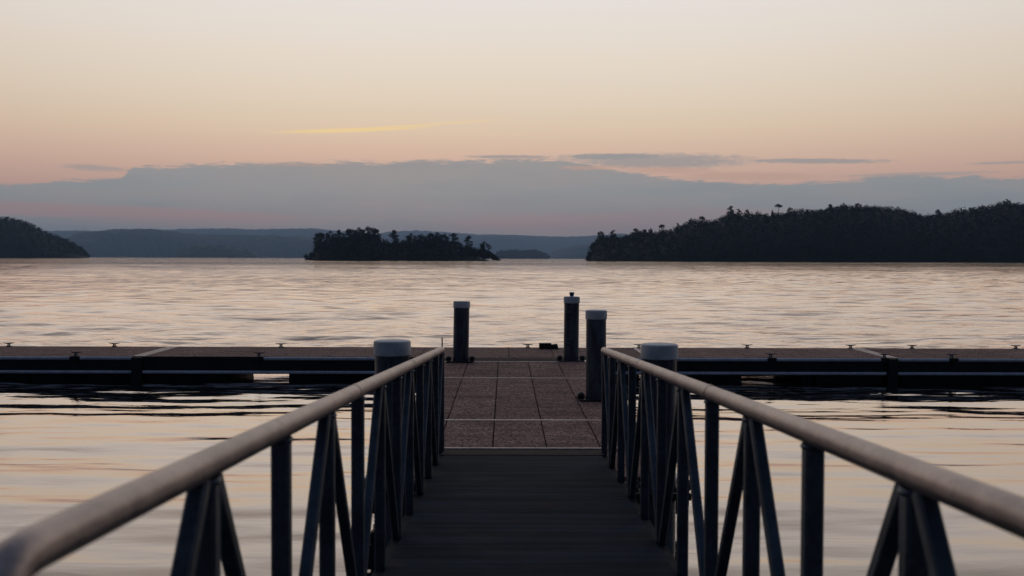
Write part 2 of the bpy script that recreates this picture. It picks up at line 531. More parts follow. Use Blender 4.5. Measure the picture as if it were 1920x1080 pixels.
# ------------------------------------------------------------------ water
def lake():
    rs = np.random.RandomState(4)
    ys = [-60, -40, -25, -15, -9, -5, -2, 0.5, 2.5]
    y = 3.5
    while y < 1500:
        ys.append(y)
        y *= (1.0027 if y < 350 else 1.005) if y > 12 else 1.006
    while y < 14600:
        ys.append(y)
        y *= 1.02
    ys.append(14600.0)
    ys = np.array(ys)
    nc = 901
    u = np.linspace(-1, 1, nc)
    half = 14 + 0.72 * np.clip(ys, 0, None)
    Xg = u[None, :] * half[:, None]
    Yg = np.repeat(ys[:, None], nc, 1)
    dy = np.gradient(ys)
    dx = 2 * half / nc
    Zg = np.zeros_like(Xg)
    # slow patches of calm and ruffled water
    patch = np.zeros_like(Xg)
    for k in range(14):
        lx, ly = rs.uniform(60, 420), rs.uniform(14, 120)
        patch += np.sin(Xg / lx * 2 * math.pi * rs.uniform(.3, 1) + Yg / ly * rs.choice([-1, 1]) + rs.uniform(0, 6.28))
    patch /= math.sqrt(7.0)
    patch = 1 / (1 + np.exp(-1.3 * patch))
    for k in range(70):
        lam = math.exp(rs.uniform(math.log(0.34), math.log(3.0))) if k % 6 else rs.uniform(3.0, 5.0)
        th = rs.normal(0, R(38)) + R(8)
        kx, ky = 2 * math.pi / lam * math.sin(th), 2 * math.pi / lam * math.cos(th)
        if rs.rand() < 0.75:
            kx, ky = kx * 0.35, ky
        w = np.clip((lam / (dy * 1.0) - 2.5) / 2.5, 0, 1) * np.clip((lam / np.abs(max(abs(math.sin(th)), .12)) / dx - 2.5) / 2.5, 0, 1)
        slope = WAVE * (0.85 if lam < 0.8 else 1.05 if lam < 2.6 else 0.75)
        ph = rs.uniform(0, 6.28)
        # groups: each train comes and goes
        gx, gy, gp = rs.uniform(-.09, .09), rs.uniform(-.09, .09), rs.uniform(0, 6.28)
        fe = np.clip((Yg - 70) / 160, 0, 1)
        env = 0.5 + 0.5 * np.sin(Xg * gx + Yg * gy + gp) * (1 - 0.85 * fe)
        near = 0.27 + 0.73 * np.clip((ys - 19) / 9, 0, 1)
        if lam < 1.6:
            near = 0.32 + 0.68 * np.clip((ys - 19) / 9, 0, 1)
        Zg += (slope * lam / (2 * math.pi)) * np.sin(kx * Xg + ky * Yg + ph) * env * (w * near)[:, None] * (0.60 + 0.65 * patch)
    Zg += WATER
    V_ = np.stack([Xg, Yg, Zg], -1).reshape(-1, 3)
    nr = len(ys)
    I = np.arange(nr * nc).reshape(nr, nc)
    Fq = np.stack([I[:-1, :-1], I[:-1, 1:], I[1:, 1:], I[1:, :-1]], -1).reshape(-1, 4)
    me = bpy.data.meshes.new('lake_water')
    me.vertices.add(len(V_))
    me.vertices.foreach_set('co', V_.astype(np.float32).ravel())
    me.loops.add(len(Fq) * 4)
    me.loops.foreach_set('vertex_index', Fq.astype(np.int32).ravel())
    me.polygons.add(len(Fq))
    me.polygons.foreach_set('loop_start', np.arange(0, len(Fq) * 4, 4, dtype=np.int32))
    me.polygons.foreach_set('use_smooth', np.ones(len(Fq), bool))
    me.update(calc_edges=True)
    me.materials.append(M['water'])
    o = bpy.data.objects.new('lake_water', me)
    col.objects.link(o)
    tag(o, 'calm rippled lake water reflecting the peach dusk sky', kind='structure')


WAVE = 0.032
lake()


# ------------------------------------------------------------------ gangway
GX, GS = 0.00885, 0.0552       # sideways drift and slope per metre forward
YE = 10.72


def gz(Y):
    return 0.02 + GS * (10.9 - Y)


def gxl(Y):
    return -0.664 + GX * (Y - 10.9)


def gxr(Y):
    return 1.039 + GX * (Y - 10.9)


gw = empty('gangway', (gxl(0) * 0.5 + gxr(0) * 0.5, 1.3, gz(1.3)), 'grey metal gangway with tubular handrails sloping down to the dock', 'gangway')
O = gw.location


def rel(p):
    return Vector(p) - O


def gbar(name, p, q, w, d, mat):
    return MB().bar(rel(p), rel(q), w, d).build(name, mat, gw)


for sgn, gx, off in ((-1, gxl, 0.0), (1, gxr, -0.14)):
    H = 1.065
    r = 0.0365
    pts = [(gx(1.45), 1.45, gz(1.45) - 0.15), (gx(1.45), 1.45, gz(1.45) + H - 0.14)]
    for a in range(1, 8):
        an = R(90 * a / 8)
        pts.append((gx(1.45), 1.45 + 0.13 * (1 - math.cos(an)), gz(1.5) + H - 0.14 + 0.135 * math.sin(an)))
    n = 40
    for i in range(n + 1):
        Y = 1.61 + (YE + off * 0.6 + 0.02 - 1.61) * i / n
        pts.append((gx(Y), Y, gz(Y) + H))
    b = MB().tube([rel(p) for p in pts], r, 28)
    hr = b.build('handrail', M['rail'], gw)
    # welded sleeve joints on the rail
    for Y in (4.9, 7.6):
        jb = MB()
        jb.tube([rel((gx(Y - .045), Y - .045, gz(Y - .045) + H)), rel((gx(Y + .045), Y + .045, gz(Y + .045) + H))], r + 0.0018, 28)
        jb.build('rail_sleeve', M['rail'], gw)
    ys = [2.52 + off + 0.82 * k for k in range(11)]
    for k, Y in enumerate(ys):
        x = gx(Y)
        pm = MB().bar(rel((x, Y, gz(Y) - 0.12)), rel((x, Y, gz(Y) + H - 0.030)), 0.060, 0.060)
        pm.tube([rel((x, Y, gz(Y) + H - 0.050)), rel((x, Y, gz(Y) + H - 0.040)), rel((x, Y, gz(Y) + H - 0.030))], [0.033, 0.041, 0.036], 14)
        pm.build('post', M['post'], gw)
        # diagonals run down from every other head to the foot of the neighbours
        if k % 2 == 0:
            for s2 in (-1, 1):
                if 0 <= k + s2 < len(ys) or s2 < 0:
                    Y2 = Y + s2 * 0.82
                    gbar('brace', (x, Y + s2 * 0.045, gz(Y) + H - 0.03), (gx(Y2), Y2 - s2 * 0.05, gz(Y2) + 0.0), 0.046, 0.046, M['post'])
    gbar('bottom_chord', (gx(1.4), 1.4, gz(1.4) - 0.075), (gx(YE), YE + off, gz(YE) - 0.075), 0.075, 0.10, M['chord'])
    # low toe rail clips along the deck edge
# deck plates
db = MB()
ye = [1.35, 2.7, 4.02, 5.35, 6.68, 8.0, 9.3, 10.42]
for a, b_ in zip(ye[:-1], ye[1:]):
    a2, b2 = a + 0.002, b_ - 0.002
    xl0, xr0, xl1, xr1 = gxl(a2) + 0.040, gxr(a2) - 0.040, gxl(b2) + 0.040, gxr(b2) - 0.040
    top = [(xl0, a2, gz(a2)), (xr0, a2, gz(a2)), (xr1, b2, gz(b2)), (xl1, b2, gz(b2))]
    bot = [(x, y, z - 0.03) for x, y, z in top]
    db.add([rel(p) for p in top + bot], [(0, 1, 2, 3), (7, 6, 5, 4), (0, 4, 5, 1), (1, 5, 6, 2), (2, 6, 7, 3), (3, 7, 4, 0)])
db.build('deck', M['deck'], gw)
fb = MB()
pA, pB = 10.40, 10.88
top = [(gxl(pA) + 0.02, pA, gz(pA) + 0.006), (gxr(pA) - 0.02, pA, gz(pA) + 0.006), (gxr(pB) - 0.01, pB, 0.018), (gxl(pB) + 0.01, pB, 0.018)]
bot = [(x, y, z - 0.012) for x, y, z in top]
fb.add([rel(p) for p in top + bot], [(0, 1, 2, 3), (7, 6, 5, 4), (0, 4, 5, 1), (1, 5, 6, 2), (2, 6, 7, 3), (3, 7, 4, 0)])
fb.build('threshold_plate', M['plate'], gw)
for k in range(7):
    cb_ = MB()
    Y = 2.0 + 1.35 * k
    cb_.bar(rel((gxl(Y), Y, gz(Y) - 0.085)), rel((gxr(Y), Y, gz(Y) - 0.085)), 0.05, 0.07, Vector((0, 1, 0)))
    cb_.build('cross_beam', M['chord'], gw)

# landing pier behind, where the photographer stands
lp = empty('landing_pier', (0.1, -1.0, gz(1.3)), 'concrete landing the gangway hangs from behind the camera', 'pier')
zt = gz(1.3) - O.z + 0.0
MB().box(-2.2, 2.2, -2.5, 2.22, -0.30, -0.01, 0.02).build('slab', M['concrete'], lp)
for x in (-1.7, 1.7):
    MB().lathe([(0.0, -3.0), (0.2, -3.0), (0.2, -0.3)], 24, (x, -1.0, 0)).build('pier_pile', M['concrete'], lp)

# ------------------------------------------------------------------ spur walkway
SX0, SX1, SY0, SY1 = -1.30, 1.64, 9.55, 21.20
sp = empty('walkway_dock', (0.17, 14.5, 0), 'brown paved floating walkway leading from the gangway to the cross dock', 'dock')


def prel(o, p):
    return Vector(p) - o.location


def pboxes(parent, name, boxes, mat, bev=0.0):
    mb = MB()
    L = parent.location
    for (x0, x1, y0, y1, z0, z1) in boxes:
        mb.box(x0 - L.x, x1 - L.x, y0 - L.y, y1 - L.y, z0 - L.z, z1 - L.z, bev)
    return mb.build(name, mat, parent)


rng = random.Random(3)
xl = [SX0 + 0.02, -0.73, -0.13, 0.46, 1.05, SX1 - 0.02]
yl = [9.6, 10.2, 10.93, 11.86, 12.93, None, 13.02, 15.22, 17.50, None, 17.58, 18.9, 20.26]
pav = []
for i in range(len(xl) - 1):
    prev = None
    for y in yl:
        if y is None:
            prev = None
            continue
        if prev is not None:
            dz = rng.uniform(-0.0015, 0.0015)
            pav.append((xl[i] + 0.0075, xl[i + 1] - 0.0075, prev + 0.002, y - 0.002, -0.045, dz))
        prev = y
pboxes(sp, 'pavers', pav, M['paver'], 0.004)
pboxes(sp, 'deck_frame', [(SX0, SX1, SY0, SY1, -0.34, -0.046)], M['gap'])
for y0, y1, h in ((12.935, 13.015, 0.004), (17.505, 17.575, 0.004), (20.265, 20.345, 0.008), (10.885, 10.935, 0.030)):
    o_ = pboxes(sp, 'joint_strip', [(SX0 + 0.02, SX1 - 0.02, y0, y1, -0.04, h)], M['strip'], 0.002)
pboxes(sp, 'transition_plate', [(SX0 + 0.1, SX1 - 0.1, 20.35, 20.95, -0.02, 0.012)], M['plate'], 0.004)
xm = [SX0 + 0.02, -0.73, 0.19, 1.12, SX1 - 0.02]
pboxes(sp, 'end_pavers', [(xm[i] + .006, xm[i + 1] - .006, 20.955, 21.19, -0.045, 0) for i in range(4)], M['paver'], 0.004)
for y0, y1 in ((9.75, 10.7), (11.4, 14.0), (15.6, 17.4), (18.3, 20.8)):
    pboxes(sp, 'float', [(SX0 + 0.15, SX1 - 0.15, y0, y1, -0.75, -0.341)], M['fascia'])


def rub_rail(parent, p, q, r=0.034):
    L = parent.location
    return MB().tube([Vector(p) - L, Vector(q) - L], r, 16).build('rub_rail', M['rubrail'], parent)


for xs in (SX0 - 0.012, SX1 + 0.012):
    for z in (-0.050, -0.315):
        rub_rail(sp, (xs, SY0, z), (xs, 20.9, z), 0.03)


def roller(parent, c, r=0.062, w=0.075):
    """rubber pile roller in a small bracket, parented to the dock"""
    L = parent.location
    c = Vector(c) - L
    ax = Matrix.Rotation(R(90), 3, 'X')
    prof = [(0.012, -w / 2), (r * 0.75, -w / 2), (r * 0.97, -w * 0.25), (r, 0), (r * 0.97, w * 0.25), (r * 0.75, w / 2), (0.012, w / 2)]
    o = MB().lathe(prof, 24, c, ax).build('roller', M['roller'], parent)
    b = MB()
    for s in (-1, 1):
        b.box(c.x - 0.03, c.x + 0.03, c.y + s * (w / 2 + 0.008) - 0.005, c.y + s * (w / 2 + 0.008) + 0.005, c.z - 0.075, c.z + 0.02)
    b.tube([c + Vector((0, -w / 2 - 0.02, 0)), c + Vector((0, w / 2 + 0.02, 0))], 0.009, 10)
    b.build('roller_bracket', M['black'], o)
    return o


# ------------------------------------------------------------------ piles
def pile(x, Y, ztop, d, label, lean=(0.0, 0.0), knob=False, marks=False, caph=0.13, guide=None):
    o = empty('mooring_pile', (x, Y, WATER), label, 'piling', 'capped round pilings beside the walkway', (lean[1], lean[0], 0))
    r = d / 2
    zt = ztop - WATER
    MB().lathe([(r, -2.0), (r, zt - caph + 0.01)], 56).build('pile_shaft', M['pile'], o)
    rc = r + 0.011
    MB().lathe([(rc - 0.004, zt - caph), (rc, zt - caph + 0.004), (rc, zt - 0.022), (rc - 0.004, zt - 0.009), (rc - 0.014, zt - 0.002),
                (rc - 0.03, zt), (0.0005, zt + 0.006)], 56).build('pile_cap', M['cap'], o)
    if knob:
        MB().lathe([(0.036, zt), (0.04, zt + 0.02), (0.052, zt + 0.075), (0.05, zt + 0.085), (0.0005, zt + 0.09)], 24).build('cap_knob', M['knob'], o)
    if marks:
        rr = random.Random(11)
        ca = math.atan2(-Y, -x) - 0.36
        for py in (574.7, 582.5, 592.8, 600.8, 608.4, 616.4, 624.7, 633.2, 642, 650.4):
            zc = CAMZ - (py - 486.3) / F * (Y - r) - WATER
            hh, ww = 0.048, 0.044
            mb = MB()
            def stroke(u0, v0, u1, v1, th=0.009):
                du, dv = u1 - u0, v1 - v0
                L_ = math.hypot(du, dv)
                nx, ny = -dv / L_ * th / 2, du / L_ * th / 2
                vs = []
                for (u, v) in ((u0 + nx, v0 + ny), (u1 + nx, v1 + ny), (u1 - nx, v1 - ny), (u0 - nx, v0 - ny)):
                    a = ca + u / r
                    vs.append((math.cos(a) * (r + 0.0015), math.sin(a) * (r + 0.0015), zc + v))
                mb.add(vs, [(3, 2, 1, 0)])
            kinds = [[(-1, -1, -1, 1), (1, -1, 1, 1), (-1, 0, 1, 0)], [(-1, -1, -1, 1), (-1, 1, 1, 1), (-1, 0, 1, 0), (-1, -1, 1, -1)],
                     [(-1, -1, 0, 1), (1, -1, 0, 1), (-.5, 0, .5, 0)], [(-1, -1, -1, 1), (-1, 1, 1, 1), (1, 1, 1, 0), (1, 0, -1, 0), (0, 0, 1, -1)],
                     [(-1, 1, 1, 1), (0, 1, 0, -1)], [(-1, -1, -1, 1), (-1, 1, 1, -1), (1, -1, 1, 1)]]
            for s in rr.choice(kinds):
                stroke(s[0] * ww / 2, s[1] * hh / 2, s[2] * ww / 2, s[3] * hh / 2, 0.012)
            mb.build('marking', M['ink'], o)
    return o


PD = 0.305
p1 = pile(-0.992, 9.0, 1.335, PD, 'thick pale capped piling behind the left handrail, wide white cap')
p2 = pile(1.362, 9.0, 1.31, PD, 'thick pale capped piling behind the right handrail, wide white cap')
p3 = pile(-0.885, 20.30, 1.205, 0.312, 'dark slim piling left of the walkway end, leaning slightly right', (R(0.9), 0))
p4 = pile(1.325, 20.50, 1.295, 0.302, 'piling with a blue knob and a column of dark marks', (R(0.4), 0), True, True)
p5 = pile(1.325, 14.85, 1.31, 0.292, 'plain tall piling standing on the walkway behind the right handrail end')

for (x, Y, rad) in ((-0.885, 20.30, 0.156), (1.325, 20.50, 0.151), (1.325, 14.85, 0.146), (-0.992, 9.0, 0.152), (1.362, 9.0, 0.152)):
    L = sp.location
    pboxes(sp, 'pile_collar', [(x - rad - 0.10, x + rad + 0.10, Y - rad - 0.07, Y - rad - 0.012, -0.03, 0.028),
                               (x - rad - 0.10, x + rad + 0.10, Y + rad + 0.012, Y + rad + 0.07, -0.03, 0.028),
                               (x - rad - 0.07, x - rad - 0.012, Y - rad - 0.011, Y + rad + 0.011, -0.03, 0.026),
                               (x + rad + 0.012, x + rad + 0.07, Y - rad - 0.011, Y + rad + 0.011, -0.03, 0.026)], M['black'], 0.003)
    if Y < 9.5:
        for s_ in (-1, 1):
            pboxes(sp, 'guide_arm', [(x + s_ * (rad + 0.06) - 0.03, x + s_ * (rad + 0.06) + 0.03, Y - rad - 0.02, SY0 - 0.003, -0.09, -0.031)], M['black'], 0.004)
    for s in (-1, 1):
        roller(sp, (x + s * (rad + 0.078), Y - 0.03, 0.062))

# ------------------------------------------------------------------ cross dock
MY0, MY1 = 21.25, 23.62
md = empty('floating_dock', (0, 22.4, 0), 'long brown paved floating dock lying across the view with pale rub rails', 'dock')
joints = [-19.0, -7.62, 3.06, 8.10, 19.0]
pv = []
for a, b_ in zip(joints[:-1], joints[1:]):
    a2, b2 = a + 0.13, b_ - 0.13
    n = max(1, round((b2 - a2) / 0.925))
    for i in range(n):
        x0 = a2 + (b2 - a2) * i / n
        x1 = a2 + (b2 - a2) * (i + 1) / n
        pv.append((x0 + 0.006, x1 - 0.006, MY0 + 0.03, MY1 - 0.03, -0.045, rng.uniform(-0.0015, 0.001)))
pboxes(md, 'pavers', pv, M['paver'], 0.004)
for a, b_ in zip(joints[:-1], joints[1:]):
    pboxes(md, 'deck_frame', [(a + 0.012, b_ - 0.012, MY0, MY1, -0.355, -0.046), (a + 0.012, b_ - 0.012, MY0 - 0.01, MY0 + 0.026, -0.045, -0.003),
                              (a + 0.012, b_ - 0.012, MY1 - 0.026, MY1 + 0.01, -0.045, -0.003)], M['fascia'])
for j in joints[1:-1]:
    o_ = pboxes(md, 'joint_cover', [(j - 0.115, j - 0.016, MY0 + 0.02, MY1 - 0.02, -0.04, 0.006),
                                   (j + 0.016, j + 0.115, MY0 + 0.02, MY1 - 0.02, -0.04, 0.006)], M['strip'], 0.003)
    mb = MB()
    mb.box(j - 0.012, j + 0.012, MY0 + 0.12 - 22.4, MY1 - 0.12 - 22.4, -0.04, 0.0)
    mb.build('hinge_strip', M['iron'], o_)
for j in (-7.62, 8.07):
    pboxes(md, 'joint_post', [(j - 0.10, j + 0.10, MY0 - 0.10, MY0 - 0.012, -1.2, -0.012)], M['black'], 0.006)
# floats under the deck, with open gaps between
fl = [(-19, -12.4), (-12.3, -9.9), (-9.85, -7.8), (-7.4, -5.78), (-4.50, -2.9), (-2.8, -0.2), (0.3, 2.8), (3.3, 4.95), (6.20, 6.42), (6.52, 7.9), (8.3, 10.9), (10.96, 13.5), (13.6, 19)]
for a, b_ in fl:
    pboxes(md, 'float', [(a, b_, MY0 + 0.07, MY1 - 0.07, -0.80, -0.356)], M['fascia'])
# rub rails on the near face
near_top = [(-19, -9.02), (-8.80, -7.73), (-5.0, -2.0), (2.2, 5.46), (5.66, 7.83), (8.19, 9.25), (9.45, 19)]
for a, b_ in near_top:
    rub_rail(md, (a, MY0 - 0.02, -0.040), (b_, MY0 - 0.02, -0.040))
near_low = [(-19, -7.73), (-7.51, -2.0), (2.2, 7.95), (8.19, 19)]
for a, b_ in near_low:
    rub_rail(md, (a, MY0 - 0.02, -0.325), (b_, MY0 - 0.02, -0.325))
for a, b_ in ((-19, -7.7), (-7.5, 8.0), (8.2, 19)):
    for z in (-0.05, -0.325):
        rub_rail(md, (a, MY1 + 0.02, z), (b_, MY1 + 0.02, z))


def make_cleat(parent, x, y, z=0.0):
    L = parent.location
    c = Vector((x, y, z)) - L
    b = MB()
    b.box(c.x - 0.055, c.x + 0.055, c.y - 0.03, c.y + 0.03, c.z, c.z + 0.012, 0.004)
    for s in (-1, 1):
        b.tube([c + Vector((s * 0.026, 0, 0.008)), c + Vector((s * 0.015, 0, 0.040)), c + Vector((s * 0.024, 0, 0.070))], [0.020, 0.013, 0.015], 12)
    pts, rr = [], []
    for k in range(13):
        u = -1 + k / 6
        pts.append(c + Vector((u * 0.125, 0, 0.070 + 0.016 * u * u)))
        rr.append(0.014 - 0.009 * abs(u) ** 1.5)
    b.tube(pts, rr, 12)
    return b.build('cleat', M['iron'], parent)


for px in (18, 215, 527, 990, 1199, 1403, 1598, 1714, 1910):
    make_cleat(md, (px - 947) / F * 23.53, 23.53)
for px in (145, 487, 1446, 1660, 1787):
    x = (px - 947) / F * 21.36
    make_cleat(md, x, 21.31, 0.0)
    w = 0.075
    pboxes(md, 'cleat_bracket', [(x - w, x + w, MY0 - 0.062, MY0 - 0.012, -0.10, 0.004), (x - w, x + w, MY0 - 0.0115, MY0 + 0.12, -0.002, 0.006)], M['black'], 0.003)

# small things on the dock
bx = empty('dock_box', (at(1022, 655, 23.28).x, 23.28, 0.0), 'low black box lying at the far dock edge by the marked piling', 'box')
b = MB()
b.box(-0.135, 0.135, -0.10, 0.10, 0.0, 0.105, 0.012)
b.build('case', M['black'], bx)
b = MB()
b.box(-0.142, 0.142, -0.107, 0.107, 0.105, 0.128, 0.008)
b.build('lid', M['black'], bx)
b = MB()
b.add([(0.137, -0.09, 0.0), (0.31, -0.09, 0.0), (0.31, 0.09, 0.0), (0.137, 0.09, 0.0), (0.137, -0.09, 0.092), (0.272, -0.09, 0.112), (0.272, 0.09, 0.112), (0.137, 0.09, 0.092)],
      [(3, 2, 1, 0), (4, 5, 6, 7), (0, 1, 5, 4), (1, 2, 6, 5), (2, 3, 7, 6), (3, 0, 4, 7)])
b.build('end_tray', M['black'], bx)
st_ = empty('dock_stake', (at(829, 655, 23.45).x, 23.45, 0), 'thin black upright rod on the far dock edge behind the left handrail end', 'rod')
MB().tube([(0, 0, 0), (0, 0, 0.24)], 0.015, 12).build('rod', M['black'], st_)
MB().lathe([(0.045, 0.0), (0.045, 0.012), (0.016, 0.014)], 20).build('foot', M['black'], st_)


# ------------------------------------------------------------------ foliage geometry
def quads_mesh(name, P, N_, S_, mat, parent=None, extra=None, rs=None):
    """one mesh of small leaf-clump quads: centres P, sizes S_"""
    n = len(P)
    rs = rs or np.random.RandomState(1)
    a = rs.normal(size=(n, 3))
    a /= np.linalg.norm(a, axis=1)[:, None]
    b_ = rs.normal(size=(n, 3))
    b_ -= a * (a * b_).sum(1)[:, None]
    b_ /= np.linalg.norm(b_, axis=1)[:, None]
    a = a * S_[:, None] * 0.5
    b_ = b_ * S_[:, None] * 0.5 * rs.uniform(0.5, 1.0, n)[:, None]
    c = P
    verts = np.stack([c - a - b_ * 0.6, c + a * 0.3 - b_, c + a + b_ * 0.5, c - a * 0.4 + b_], 1).reshape(-1, 3)
    faces = np.arange(4 * n).reshape(-1, 4)
    return raw_mesh(name, verts, faces, mat, parent)


def raw_mesh(name, verts, faces, mat, parent=None, smooth=False):
    me = bpy.data.meshes.new(name)
    nv, nf = len(verts), len(faces)
    me.vertices.add(nv)
    me.vertices.foreach_set('co', np.asarray(verts, np.float32).ravel())
    me.loops.add(nf * 4)
    me.loops.foreach_set('vertex_index', np.asarray(faces, np.int32).ravel())
    me.polygons.add(nf)
    me.polygons.foreach_set('loop_start', np.arange(0, nf * 4, 4, dtype=np.int32))
    me.update(calc_edges=True)
    me.materials.append(mat)
    o = bpy.data.objects.new(name, me)
    col.objects.link(o)
    if parent:
        o.parent = parent
    return o


def lobe_points(rs, lobes, per):
    out = []
    for (cx, cy, cz, rx, ry, rz) in lobes:
        k = max(6, int(per * (rx * ry * rz) ** (2 / 3)))
        d = rs.normal(size=(k, 3))
        d /= np.linalg.norm(d, axis=1)[:, None]
        rad = rs.uniform(0.25, 1.0, k) ** 0.45
        q = d * rad[:, None] * np.array([rx, ry, rz]) * (1 + 0.12 * rs.normal(size=(k, 1)))
        out.append(q + np.array([cx, cy, cz]))
    return np.concatenate(out)


def tree_proto(kind, seed):
    """trunk and crown meshes of a tree 10 units tall, base at the origin"""
    rs = np.random.RandomState(seed)
    lobes = []
    if kind == 'round':
        for i in range(13):
            h = rs.uniform(3.6, 8.9)
            w = 3.5 * math.sin(math.pi * (h - 2.4) / 8.2) ** 0.8
            an = rs.uniform(0, 6.28)
            rr = rs.uniform(0.25, 0.9) * w
            s = rs.uniform(0.75, 1.35)
            lobes.append((rr * math.cos(an), rr * math.sin(an), h, s * 1.15, s * 1.15, s * 0.85))
        lobes.append((0, 0, 9.1, 1.0, 1.0, 0.8))
    elif kind == 'pine':
        for i in range(12):
            h = 3.4 + 6.2 * (i + rs.uniform(0, 1)) / 12
            w = 1.9 * (1 - ((h - 3.0) / 7.4) ** 2) + 0.35
            an = rs.uniform(0, 6.28)
            rr = rs.uniform(0.3, 1.0) * w
            s = rs.uniform(0.55, 0.95)
            lobes.append((rr * math.cos(an), rr * math.sin(an), h, s * 1.3, s * 1.3, s * 0.55))
        lobes.append((0, 0, 9.5, 0.5, 0.5, 0.45))
    elif kind == 'umbrella':
        for i in range(9):
            an = i * 0.7 + rs.uniform(0, .5)
            rr = rs.uniform(0.3, 2.0)
            s = rs.uniform(0.6, 1.0)
            lobes.append((rr * math.cos(an), rr * math.sin(an), 8.7 - 0.28 * rr * rr + rs.uniform(-.5, .4), s * 1.1, s * 1.1, s * 0.75))
    else:  # bush
        for i in range(10):
            h = rs.uniform(0.8, 8.6)
            w = 3.4 * math.sqrt(max(0.02, 1 - (h / 9.6) ** 2))
            an = rs.uniform(0, 6.28)
            rr = rs.uniform(0.2, 0.85) * w
            s = rs.uniform(1.0, 1.6)
            lobes.append((rr * math.cos(an), rr * math.sin(an), h, s, s, s * 0.9))
    P = lobe_points(rs, lobes, 130 if kind != 'pine' else 170)
    S_ = rs.uniform(0.22, 0.50, len(P))
    cr = quads_mesh('crown', P, None, S_, M['leaf'], rs=rs)
    tb = MB()
    if kind != 'bush':
        hh = 8.6
        tb.tube([(0, 0, -0.6), (0.05, 0, 2), (-0.04, 0.05, 5), (0.03, 0, hh)], [0.30, 0.22, 0.15, 0.05], 8)
    else:
        tb.tube([(0, 0, -0.6), (0, 0, 5)], [0.25, 0.08], 6)
    for (cx, cy, cz, rx, ry, rz) in lobes[::1]:
        z0 = max(0.8, cz - 0.55 * math.hypot(cx, cy) - 0.6)
        tb.tube([(0, 0, z0), (cx * .5, cy * .5, (z0 + cz) / 2 + .1), (cx, cy, cz)], [0.10, 0.07, 0.03], 5)
    tr = tb.build('trunk', M['bark'])
    return cr, tr


PROTO = {}
for i, k in enumerate(('round', 'round', 'pine', 'pine', 'umbrella', 'bush', 'round')):
    PROTO.setdefault(k, []).append(tree_proto(k, 20 + i))
used = set()


def tree(kind, idx, loc, h, wide, label, group, rot):
    cr, tr = PROTO[kind][idx % len(PROTO[kind])]
    nm = {'pine': 'pine_tree', 'bush': 'bush', 'umbrella': 'pine_tree'}.get(kind, 'broadleaf_tree')
    o = empty(nm, loc, label, 'bush' if kind == 'bush' else 'tree', group, (0, 0, rot))
    o.scale = (h / 10 * wide, h / 10 * wide, h / 10)
    for src in (cr, tr):
        key = src.name
        c = src if key not in used else src.copy()
        if key in used:
            col.objects.link(c)
        used.add(key)
        c.parent = o
    return o


def interp(prof, x):
    xs = [p[0] for p in prof]
    ys = [p[1] for p in prof]
    return float(np.interp(x, xs, ys))


def elev(px, py, Y):
    return at(px, py, Y)


# ------------------------------------------------------------------ wooded hills
def ridge(name, prof, Y, depth, label, step, rough, seed, back=1.0, lower=0.0, kind='structure', mat=None, topoff=0.0):
    """canopy-covered hill whose skyline follows prof (photo px) at distance Y; real depth front and back"""
    rs = np.random.RandomState(seed)
    p0, p1 = prof[0][0], prof[-1][0]
    x0, x1 = at(p0, 486, Y).x, at(p1, 486, Y).x
    nx = int((x1 - x0) / step) + 1
    xs = np.linspace(x0, x1, nx)
    rows = 16
    V_ = []
    tt = list(np.linspace(0, 1, rows)) + list(np.linspace(1, 2, 8))[1:]
    # lumpy canopy along the skyline: overlapping crowns
    crown = np.zeros(nx)
    for k in range(int((x1 - x0) / (rough * 2.2))):
        c = rs.uniform(x0, x1)
        w = rs.uniform(1.0, 2.2) * rough
        hgt = rs.uniform(0.3, 1.0) * rough * 0.8
        crown = np.maximum(crown, hgt * np.sqrt(np.clip(1 - ((xs - c) / w) ** 2, 0, 1)))
    for j, q in enumerate(tt):
        yy = Y + depth * q if q <= 1 else Y + depth + depth * back * (q - 1)
        for i, x in enumerate(xs):
            px = 947 + x / Y * F
            ztop = at(px, interp(prof, px), Y).z - topoff
            ztop = ztop * (Y + depth) / Y if False else CAMZ + (ztop - CAMZ) * (Y + depth) / Y
            g = math.sin(q * math.pi / 2) ** 0.75 if q <= 1 else max(0.0, math.cos((q - 1) * math.pi / 2))
            xx = x * yy / Y
            edge = min(1.0, (i + 0.0) / 3, (nx - 1 - i) / 3)
            z = WATER - 0.6 + (ztop - WATER - crown.max() * 0.35) * g
            bump_ = crown[(i + int(j * 7)) % nx] if 0 < j < rows - 1 else crown[i]
            if 0 < q < 2:
                z += (bump_ - crown.max() * 0.2) * (0.35 + 0.65 * g) * edge + rs.normal() * rough * 0.10
                yy2 = yy + rs.normal() * rough * 0.2
            else:
                yy2 = yy
            V_.append((xx + (rs.normal() * step * 0.18 if 0 < i < nx - 1 else 0), yy2, max(z, WATER - 0.6) if 0 < q < 2 else WATER - 0.6))
    rowsT = len(tt)
    Fq = [(j * nx + i, j * nx + i + 1, (j + 1) * nx + i + 1, (j + 1) * nx + i) for j in range(rowsT - 1) for i in range(nx - 1)]
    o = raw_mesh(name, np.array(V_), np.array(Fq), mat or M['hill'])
    return tag(o, label, kind=kind)


